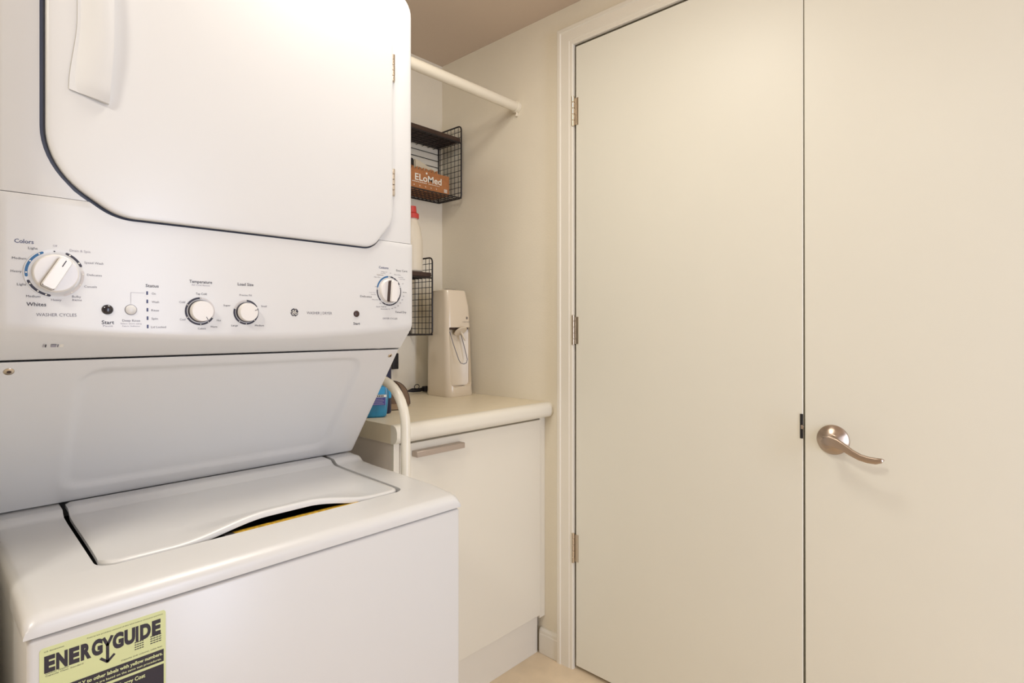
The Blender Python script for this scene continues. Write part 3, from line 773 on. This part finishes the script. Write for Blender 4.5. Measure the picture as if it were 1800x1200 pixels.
# ============================================================= wire shelves on the back wall
def wire_shelf(name, x0, x1, z0, z1, zp, label, floor_grid):
    y0, y1 = 1.651, YB-0.004
    t = thing(name, ((x0+x1)/2, YB, z0), label, 'shelf', 'black wire wall shelves')
    for x in (x0, x1):
        fr = rounded([(y0, z0, 0.012), (y0, z1, 0.016), (y1, z1, 0.004), (y1, z0, 0.004)], 4)
        pts = [(x, a, b) for a, b in fr]; pts.append(pts[0]); pts.append(pts[1])
        f = link('side_frame', tube(bmesh.new(), pts, 0.0030, 8, cap=False), 'wire', t)
        bm = bmesh.new(); ny = 6; nz = int(round((z1-z0)/0.0215))
        for i in range(1, ny+1):
            y = y0+(y1-y0)*i/(ny+0.3)-0.004; tube(bm, [(x, y, z0), (x, y, z1)], 0.0012, 5)
        for j in range(1, nz):
            z = z0+(z1-z0)*j/nz; tube(bm, [(x, y0, z), (x, y1, z)], 0.0012, 5)
        link('side_grid', bm, 'wire', f)
    # back rails
    bm = bmesh.new(); z = z0+0.012
    while z < zp-0.01:
        tube(bm, [(x0, y1, z), (x1, y1, z)], 0.0013, 5); z += 0.026
    link('back_wires', bm, 'wire', t)
    if floor_grid:
        bm = bmesh.new()
        for j in range(7):
            y = y0+(y1-y0)*j/6; tube(bm, [(x0, y, z0), (x1, y, z0)], 0.0026 if j in (0, 6) else 0.0014, 6)
        nx = 20
        for i in range(1, nx):
            x = x0+(x1-x0)*i/nx; tube(bm, [(x, y0, z0-0.002), (x, y1, z0-0.002)], 0.0013, 5)
        link('floor_grid', bm, 'wire', t)
    else:
        bm = bmesh.new(); tube(bm, [(x0, y0, z0), (x1, y0, z0)], 0.003, 8); tube(bm, [(x0, y1, z0), (x1, y1, z0)], 0.003, 8); link('bottom_rail', bm, 'wire', t)
    link('top_board', B(x0+0.003, x1-0.003, y0+0.002, y1-0.004, zp, zp+0.016, bev=0.0012, seg=1), 'plank', t)
    bm = bmesh.new(); tube(bm, [(x0, y0, zp-0.004), (x1, y0, zp-0.004)], 0.0030, 8)
    for j in range(1, 7):
        y = y0+(y1-y0)*j/6.5; tube(bm, [(x0, y, zp-0.003), (x1, y, zp-0.003)], 0.0013, 5)
    for i in range(1, 14):
        x = x0+(x1-x0)*i/14; tube(bm, [(x, y0, zp-0.005), (x, y1, zp-0.005)], 0.0013, 5)
    link('board_supports', bm, 'wire', t)
    return t
wire_shelf('wire_shelf', 1.087, 1.487, 1.619, 1.900, 1.836, 'upper black wire wall shelf with a dark board, holding the brown carton', True)
wire_shelf('wire_shelf', 0.943, 1.343, 1.090, 1.375, 1.303, 'lower black wire wall shelf with a dark board, white bottle on top', False)

# brown carton with white lettering, open at the top
KX0, KX1, KY0, KY1, KZ0, KZ1 = 1.175, 1.446, 1.676, 1.772, 1.6222, 1.698
t = thing('carton', (1.30, 1.72, KZ0), 'brown cardboard carton with white lettering inside the upper wire shelf', 'box')
bm = bmesh.new(); box(bm, KX0, KX1, KY0, KY0+0.003, KZ0, KZ1); box(bm, KX0, KX1, KY1-0.003, KY1, KZ0, KZ1)
box(bm, KX0, KX0+0.003, KY0+0.003, KY1-0.003, KZ0, KZ1); box(bm, KX1-0.003, KX1, KY0+0.003, KY1-0.003, KZ0, KZ1); box(bm, KX0+0.003, KX1-0.003, KY0+0.003, KY1-0.003, KZ0, KZ0+0.003)
kb = link('carton_walls', bm, 'kraft', t, 0)
bm = bmesh.new()
for i in range(15):      # torn perforated flap leaning back
    x = KX0+0.004+i*0.0155
    if x > KX1-0.05: break
    prism(bm, [(x, KZ1-0.002), (x+0.0135, KZ1-0.002), (x+0.011+0.002*(i % 3), KZ1+0.009+0.004*(i % 2)), (x+0.003, KZ1+0.012-0.003*(i % 2))], 'y', KY0+0.006, KY0+0.009)
link('torn_flap', bm, 'kraft', t, 0)
PK = lambda x, z: (x, KY0-0.0006, z)
bm = bmesh.new()
add_text(bm, 'ELoMed', 1.2820, 1.4080, 1.6700, 0.0245, PK, bold=0.015, res=4); dot(bm, 1.3360, 1.6895, 0.0040, PK, 16)
[quad(bm, 1.27+q*0.0085, 1.2765+q*0.0085, 1.6505, 1.6530, PK) for q in range(8)]
[quad(bm, 1.345+q*0.0078, 1.351+q*0.0078, 1.6508, 1.6527, PK) for q in range(7)]
for i in range(7): arc_band(bm, (1.2250+i*0.0265, 1.6395), 0.0012, 0.0026, 20*i, 20*i+250, PK, 8)
for i in range(4): quad(bm, 1.4200, 1.4360, 1.6330+i*0.0035, 1.6350+i*0.0035, PK)
link('carton_print', bm, 'white', kb, 0)
# pale pack with a dark cap behind the carton edge
t = thing('white_pack', (1.35, 1.727, KZ1), 'pale plastic pack leaning out of the top of the brown carton', 'pack')
bm = prism(bmesh.new(), [(1.300, KZ0+0.0045), (1.422, KZ0+0.0045), (1.422, 1.705), (1.405, 1.716), (1.318, 1.742), (1.300, 1.742)], 'y', 1.700, 1.742)
bmesh.ops.bevel(bm, geom=list(bm.edges), offset=0.004, segments=2, affect='EDGES'); link('pack_body', bm, 'pouch', t)
t = tag(link('phone_case', B(1.206, 1.2965, 1.700, 1.716, KZ0+0.0045, 1.744, bev=0.006), 'dark'), 'dark flat case standing in the brown carton next to the pale pack', 'case')

# white bottle with red cap on the lower shelf
bz = 1.3195; bc = (1.292, 1.705)
t = thing('detergent_bottle', (*bc, bz), 'white bottle with a red cap standing on the lower wire shelf', 'bottle')
link('bottle_body', lathe(bmesh.new(), [(0.032, 0), (0.038, 0.006), (0.039, 0.07), (0.038, 0.12), (0.030, 0.165), (0.022, 0.185), (0.018, 0.198), (0.018, 0.205)], (*bc, bz), (0, 0, 1), 36), 'bottle', t)
link('cap', lathe(bmesh.new(), [(0.0245, 0.200), (0.0245, 0.216), (0.022, 0.218), (0.016, 0.222), (0.014, 0.245), (0, 0.246)], (*bc, bz), (0, 0, 1), 30), 'red', t)

# ============================================================= drink carbonating machine
SC = Vector((1.415, 1.648, 0.8628))
soda = thing('soda_maker', SC, 'tall glossy cream drink carbonating machine in the corner of the countertop', 'soda maker')
def sec(hx, y0, y1, z, rf=0.016, rb=0.045, n=8):
    return [(SC.x+a, SC.y+b, SC.z+z) for a, b in rounded([(-hx, y0, rf), (hx, y0, rf), (hx, y1, rb), (-hx, y1, rb)], n)]
def loft(bm, secs):
    R = [[bm.verts.new(p) for p in s] for s in secs]; n = len(R[0])
    for a, b in zip(R, R[1:]):
        for k in range(n): bm.faces.new((a[k], a[(k+1) % n], b[(k+1) % n], b[k]))
    bm.faces.new(R[0][::-1]); bm.faces.new(R[-1]); return bm
bm = loft(bmesh.new(), [sec(0.062, -0.084, 0.070, 0.0, 0.03), sec(0.0635, -0.086, 0.072, 0.006, 0.03), sec(0.0630, -0.083, 0.071, 0.030, 0.03), sec(0.0610, -0.070, 0.070, 0.240, 0.022), sec(0.0605, -0.070, 0.070, 0.262, 0.022), sec(0.058, -0.066, 0.066, 0.33, 0.022), sec(0.052, -0.056, 0.060, 0.384, 0.022), sec(0.050, -0.053, 0.058, 0.391, 0.020), sec(0.044, -0.046, 0.052, 0.3945, 0.018)])
body = link('machine_body', bm, 'soda', None, 50)
# hollow for the bottle, rounded at its foot
hol = rounded([(SC.x-0.052, SC.z+0.034, 0.02), (SC.x+0.054, SC.z+0.034, 0.02), (SC.x+0.052, SC.z+0.2535, 0.002), (SC.x-0.050, SC.z+0.2535, 0.002)], 6)
boolean(body, prism(bmesh.new(), hol, 'y', SC.y-0.2, SC.y-0.038))
for p in body.data.polygons: p.use_smooth = True
body.data.set_sharp_from_angle(angle=math.radians(40))
body.data.transform(Matrix.Translation(-soda.location)); body.parent = soda
body.data.materials.clear(); body.data.materials.append(M['soda'])
bm = bmesh.new()
sheet(bm, 16, 4, lambda u, v: (SC.x-0.0505+0.103*u, SC.y-0.040-0.018*(1-math.sin(PI*u)), SC.z+0.036+0.216*v), lambda u, v: (0, 0.004, 0))
link('inner_back', bm, 'sodain', soda, 60)
# nozzle disc tipped forward with its thin tube
ax = Vector((0.0, -0.60, -0.80)).normalized(); nc = SC+Vector((0.006, -0.066, 0.240))
dsk = link('nozzle_disc', lathe(bmesh.new(), [(0.008, -0.006), (0.010, -0.004), (0.024, -0.002), (0.026, 0.001), (0.024, 0.003), (0.006, 0.004), (0.004, 0.008), (0.0032, 0.040), (0.0018, 0.044), (0, 0.044)], nc, ax, 32), 'soda', soda, 40)
# clear splash guard hanging below the nozzle
gp = [(-0.042, -0.060, 0.238), (-0.030, -0.068, 0.190), (-0.012, -0.076, 0.135), (-0.004, -0.078, 0.122), (0.012, -0.078, 0.118), (0.026, -0.078, 0.122), (0.030, -0.077, 0.135), (0.022, -0.070, 0.180), (0.010, -0.062, 0.232)]
link('guard_rim', tube(bmesh.new(), [SC+Vector(p) for p in gp], 0.0014, 8), 'g', soda)
link('head_gap', B(SC.x-0.047, SC.x+0.047, SC.y-0.062, SC.y-0.044, SC.z+0.2455, SC.z+0.2525), 'brown', soda)
for dx in (-0.020, 0.006):
    link('top_button', B(SC.x+dx-0.009, SC.x+dx+0.009, SC.y-0.030, SC.y-0.012, SC.z+0.3935, SC.z+0.397, bev=0.001), 'g', soda)
bm = bmesh.new(); PS = lambda x, z: (x, SC.y-0.0705+(z-SC.z-0.262)*0.0589-0.0006, z)
arc_band(bm, (SC.x+0.035, SC.z+0.289), 0.0042, 0.0049, 0, 360, PS, 20)
for k in range(6):
    q = k*PI/3; stroke(bm, [(SC.x+0.035, SC.z+0.289), (SC.x+0.035+0.0034*math.sin(q), SC.z+0.289+0.0034*math.cos(q))], 0.0011, PS)
add_text(bm, 'sodastream', SC.x+0.012, SC.x+0.046, SC.z+0.2745, 0.0030, PS)
link('machine_mark', bm, 'k', soda, 0)

# ============================================================= things on the counter
CZ = 0.8634
# teal bottle
t = thing('cleaner_bottle', (0.915, 1.385, CZ), 'teal-blue liquid bottle with purple label at the left end of the countertop', 'bottle')
tb = [(0.030, 0.014, 0), (0.034, 0.018, 0.004), (0.037, 0.020, 0.03), (0.040, 0.021, 0.072), (0.0385, 0.020, 0.090), (0.030, 0.018, 0.100), (0.014, 0.013, 0.106), (0.012, 0.012, 0.110)]
rot = math.radians(-28)
def RT(cx, cy, a, b, z): return (cx+a*math.cos(rot)-b*math.sin(rot), cy+a*math.sin(rot)+b*math.cos(rot), z)
secs = []
for hx, hy, z in tb: secs.append([RT(0.915, 1.385, a, b, CZ+z) for a, b in rounded([(-hx, -hy, 0.008), (hx, -hy, 0.008), (hx, hy, 0.008), (-hx, hy, 0.008)], 5)])
link('bottle_body', loft(bmesh.new(), secs), 'teal', t)
link('cap', lathe(bmesh.new(), [(0.014, 0.106), (0.014, 0.119), (0.012, 0.121), (0, 0.121)], (0.915, 1.385, CZ), (0, 0, 1), 24), 'sky', t)
PT = lambda x, z: RT(0.915, 1.385, x, -0.0222, z)
bm = bmesh.new(); quad(bm, -0.020, 0.030, CZ+0.035, CZ+0.056, PT); l1 = link('purple_label', bm, 'purple', t, 0)
bm = bmesh.new(); quad(bm, -0.010, 0.033, CZ+0.057, CZ+0.064, PT); link('white_label', bm, 'white', t, 0)
bm = bmesh.new(); quad(bm, -0.018, 0.028, CZ+0.066, CZ+0.086, PT); link('blue_label', bm, 'sky', t, 0)
PT2 = lambda x, z: RT(0.915, 1.385, x, -0.0228, z)
bm = bmesh.new(); [quad(bm, q, q+0.0035, CZ+0.0585, CZ+0.0625, PT2) for q in (0.002, 0.0068, 0.0116, 0.0164, 0.0212)]; link('label_word', bm, 'k', t, 0)
bm = bmesh.new()
for i in range(4): quad(bm, -0.014, 0.026-0.004*(i % 2), CZ+0.0375+i*0.0045, CZ+0.0388+i*0.0045, PT2)
link('label_lines', bm, 'l', t, 0)
# navy bottle behind
t = thing('spray_bottle', (0.977, 1.427, CZ), 'dark navy bottle with a small sky-blue label behind the teal bottle', 'bottle')
link('bottle_body', lathe(bmesh.new(), [(0.020, 0), (0.022, 0.004), (0.022, 0.135), (0.018, 0.15), (0.012, 0.158), (0.012, 0.165)], (0.977, 1.427, CZ), (0, 0, 1), 30), 'navy', t)
link('cap', lathe(bmesh.new(), [(0.014, 0.165), (0.014, 0.19), (0, 0.192)], (0.977, 1.427, CZ), (0, 0, 1), 24), 'navy', t)
PN = lambda x, z: (0.977+0.0223*math.sin(x), 1.427-0.0223*math.cos(x), z)
bm = bmesh.new()
for i in range(6): quad(bm, 0.10+i*0.18, 0.28+i*0.18, CZ+0.045, CZ+0.068, PN)
link('blue_label', bm, 'sky', t, 0)
# grey-brown cap
cc = Vector((1.088, 1.553, CZ))
t = thing('baseball_cap', cc, 'grey-brown cloth cap lying on the countertop behind the bent pipe', 'cap')
def dome(u, v):
    th = 2*PI*u; ph = (PI/2)*v
    r = math.cos(ph)**0.8
    return (cc.x+0.060*r*math.cos(th), cc.y+0.070*r*math.sin(th), cc.z+0.004+0.075*math.sin(ph))
bm = bmesh.new(); n = 36; rows = []
for j in range(11):
    rows.append([bm.verts.new(dome(k/n, j/11)) for k in range(n)])
top = bm.verts.new((cc.x, cc.y, cc.z+0.0795))
for a, b in zip(rows, rows[1:]):
    for k in range(n): bm.faces.new((a[k], a[(k+1) % n], b[(k+1) % n], b[k]))
for k in range(n): bm.faces.new((rows[-1][k], rows[-1][(k+1) % n], top))
bm.faces.new(rows[0][::-1])
link('crown', bm, 'cap', t, 60)
for th in (0.05, 0.55, -0.5):
    bm = bmesh.new(); tube(bm, [Vector(dome(-0.25+th/6.28*1.4, v/12))+Vector((0, -0.0005, 0.0006)) for v in range(13)], 0.0011, 6); link('seam', bm, 'brown', t)
bm = bmesh.new()
def brim(u, v):
    th = -PI*(0.47+0.56*u); r0 = 1.0; r1 = 1.0+0.85*math.sin(PI*u)**0.6
    r = r0+(r1-r0)*v
    return (cc.x+0.060*r*math.cos(th), cc.y+0.070*r*math.sin(th), cc.z+0.012-0.007*v)
sheet(bm, 24, 6, brim, lambda u, v: (0, 0, -0.003)); link('brim', bm, 'capl', t, 50)
# black cord bundle in the corner
t = thing('charger_lead', (1.36, 1.755, CZ), 'bundled black power cord on the countertop against the back wall, left of the soda maker', 'cord')
bm = bmesh.new()
for i in range(7):
    o1 = random.uniform(-0.006, 0.006); o2 = random.uniform(0.004, 0.016)
    tube(bm, [(1.312, 1.756, CZ+0.012), (1.330, 1.757+o1, CZ+0.004+o2), (1.362, 1.757+o1, CZ+0.004+o2*0.8), (1.400, 1.757-o1, CZ+0.006+o2)], 0.0035, 7)
link('cord_bundle', bm, 'black', t)
lp = [(1.348+0.0115*math.cos(a*PI/8), 1.750, CZ+0.026+0.009*math.sin(a*PI/8)) for a in range(-3, 13)]
link('cord_loop', tube(bmesh.new(), lp, 0.0015, 6), 'black', t)
link('plug', B(1.385, 1.412, 1.745, 1.768, CZ+0.003, CZ+0.024, bev=0.003), 'black', t)
# wall adapter and cord cover
t = thing('power_adapter', (1.275, YB, 0.985), 'black power adapter hanging on the back wall below the lower wire shelf', 'adapter')
link('adapter_body', B(1.246, 1.272, YB-0.030, YB-0.0005, 0.961, 1.020, bev=0.002), 'black', t)
tag(link('cord_cover', B(1.2495, 1.2625, YB-0.010, YB-0.0003, 0.8640, 0.9605, bev=0.002), 'trim'), 'narrow cream cord cover on the back wall under the black adapter', 'cord cover')

# print, dial marks and wire meshes are too fine to pick apart piece by piece
for o in bpy.data.objects:
    n = o.name.split('.')[0]
    if o.parent and (n.endswith(('lettering', 'print', '_marks', '_dots', '_grid', '_wires', '_supports', '_lines', '_bands', 'heading', '_script')) or n in ('torn_flap', 'machine_mark', 'cord_bundle', 'bottom_rail', 'guide_line')):
        o['kind'] = 'stuff'
